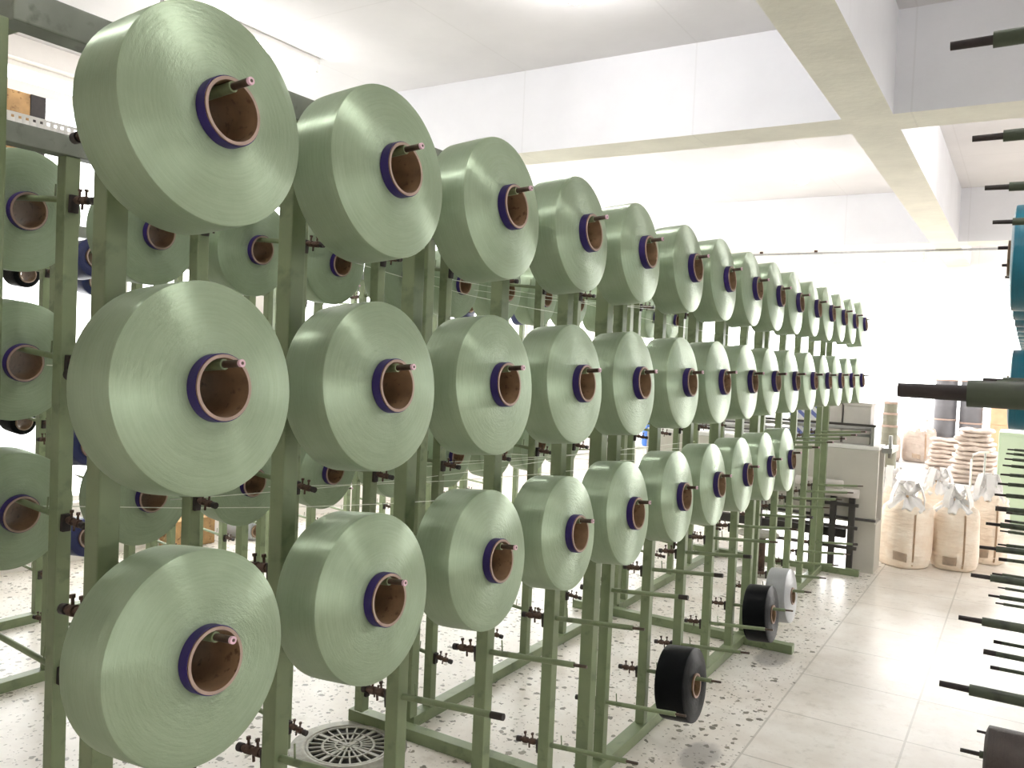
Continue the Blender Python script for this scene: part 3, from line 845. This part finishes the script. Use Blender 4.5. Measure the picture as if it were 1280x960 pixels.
for i, (h_, w_) in enumerate(((.75, 'bottom'), (.42, 'middle'), (.36, 'top'))):
    z_ = [0, .75, 1.17][i]
    carton('carton', -.53, -.25, 17.2, 17.55, z_, h_ - .002, M['carton_brown'], 'light brown carton, %s of the column at the right edge' % w_)
# olive cans piled left of the white opening
z_ = 0
for i, (r_, h_) in enumerate(((.10, .62), (.098, .30), (.09, .16), (.082, .14))):
    drum(-1.50, 11.9, z_, r_, h_, M['drum_olive'], 'olive grey can, %s from the floor in the pile behind the machine' % ORD[i], 'olive cans', 'can', 'can'); z_ += h_

# pale green cabinet and a white tubular trolley behind the right-hand spindles
e = tag(empty('cabinet', (.22, 10.6, 0)), 'pale green metal cabinet behind the right-hand spindles', 'cabinet')
MB().box(-.45, .45, -.3, .3, .06, 1.02, 0, .01).build('body', M['palegreen'], e)
MB().box(-.43, -.005, -.312, -.302, .1, .98, 0, .004).build('door', M['palegreen'], e)
MB().box(.005, .43, -.312, -.302, .1, .98, 0, .004).build('door', M['palegreen'], e)
MB().box(-.43, .43, -.28, .28, 0, .058).build('plinth', M['panel_dark'], e)
e = tag(empty('trolley', (-.42, 10.75, 0)), 'white tubular trolley frame beside the pale green cabinet', 'trolley')
MB().path([(-.07, 0, .05), (-.07, 0, .66), (-.055, 0, .72), (.0, 0, .75), (.1, 0, .76)], .012, 10).build('handle', M['white'], e)
MB().tube((.06, 0, .05), (.06, 0, .75), .010).build('upright', M['steel'], e)
MB().box(-.12, .12, -.2, .2, .04, .06).build('deck', M['steel'], e)
for sx in (-.09, .09):
    for sy in (-.15, .15): MB().lathe([(-.012, .001), (-.012, .02), (.012, .02), (.012, .001)], 'x', 16, c=(sx, sy, .02)).build('wheel', M['black'], e)

# things by the window wall, seen through the frames
e = tag(empty('spool_tube', (-5.45, 4.75, .075), (0, 0, .15)), 'pale grey tube spool lying on the floor by the window wall', 'spool')
MB().lathe([(-.12, .05), (-.12, .075), (.12, .075), (.12, .05)], 'x', 32, closed=True).build('winding', M['yarn_grey'], e)
MB().lathe([(-.13, .04), (-.13, .0495), (.13, .0495), (.13, .04)], 'x', 32, closed=True).build('core_tube', M['card'], e)
carton('box', -5.72, -5.5, 4.15, 4.5, 0, .22, M['wood'], 'brown wooden box against the wall under the windows', 'box', False)
# brown board with dark strap high by the window, behind the near post
e = tag(empty('wall_board', (X0 + .02, 2.98, 2.45)), 'brown wooden board with a dark strap high between the windows', 'board')
MB().box(-.015, .03, -.16, .09, 0, .74, 0, .004).build('board', M['wood'], e)
MB().box(-.016, .035, .092, .19, -.02, .74).build('strap', M['black'], e)
# dark louvred cabinet and blue bottle seen between the posts
e = tag(empty('louvred_cabinet', (-2.9, 9.6, 0)), 'dark grey louvred cabinet seen between the middle posts', 'cabinet')
MB().box(-.38, .38, -.2, .2, .0, 1.1, 0, .008).build('body', M['panel_dark'], e)
lv = MB()
for i in range(16): lv.box(-.34, .34, -.215, -.2, .15 + .055 * i, .17 + .055 * i)
lv.build('louvre', paint('louvre grey', srgb(110, 108, 112), .5), e)
e = tag(empty('water_bottle', (-3.35, 8.3, .72)), 'blue and white bottle on a stand seen between the posts', 'bottle')
MB().lathe([(0, .001), (0, .085), (.02, .095), (.22, .095), (.27, .07), (.30, .035), (.33, .03), (.33, .001)], 'z', 28).build('body', M['bluebox'], e)
MB().lathe([(.33, .001), (.33, .034), (.36, .034), (.36, .001)], 'z', 20).build('cap', M['white'], e)
e = tag(empty('bottle_stand', (-3.35, 8.3, 0)), 'white stand under the blue bottle between the posts', 'stand')
MB().box(-.14, .14, -.14, .14, .68, .72, 0, .004).build('top', M['white'], e)
for sx in (-.12, .12):
    for sy in (-.12, .12): MB().box(sx - .015, sx + .015, sy - .015, sy + .015, 0, .68).build('leg', M['white'], e)

# ------------------------------------------------------------------ light
w = bpy.data.worlds.new('sky'); SC.world = w; w.use_nodes = True
bg = w.node_tree.nodes['Background']; bg.inputs[0].default_value = (1, .985, .965, 1)
# hazy white sky, brightest low over the yard beyond the far wall
wn, wl_ = w.node_tree.nodes, w.node_tree.links
tcw = wn.new('ShaderNodeTexCoord'); dot = wn.new('ShaderNodeVectorMath'); dot.operation = 'DOT_PRODUCT'
wl_.new(tcw.outputs['Generated'], dot.inputs[0]); dot.inputs[1].default_value = (0, .98, .2)
mr = wn.new('ShaderNodeMapRange'); mr.interpolation_type = 'SMOOTHSTEP'; wl_.new(dot.outputs['Value'], mr.inputs[0])
mr.inputs[1].default_value = .55; mr.inputs[2].default_value = 1.; mr.inputs[3].default_value = 2.0; mr.inputs[4].default_value = 3.6
wl_.new(mr.outputs[0], bg.inputs[1])

vs = SC.view_settings
vs.view_transform = 'Standard'; vs.look = 'None'; vs.gamma = 1; vs.use_curve_mapping = False
vs.exposure = 1.75
SC.cycles.use_denoising = True
SC.cycles.max_bounces = 8; SC.cycles.diffuse_bounces = 5
SC.cycles.sample_clamp_indirect = 6
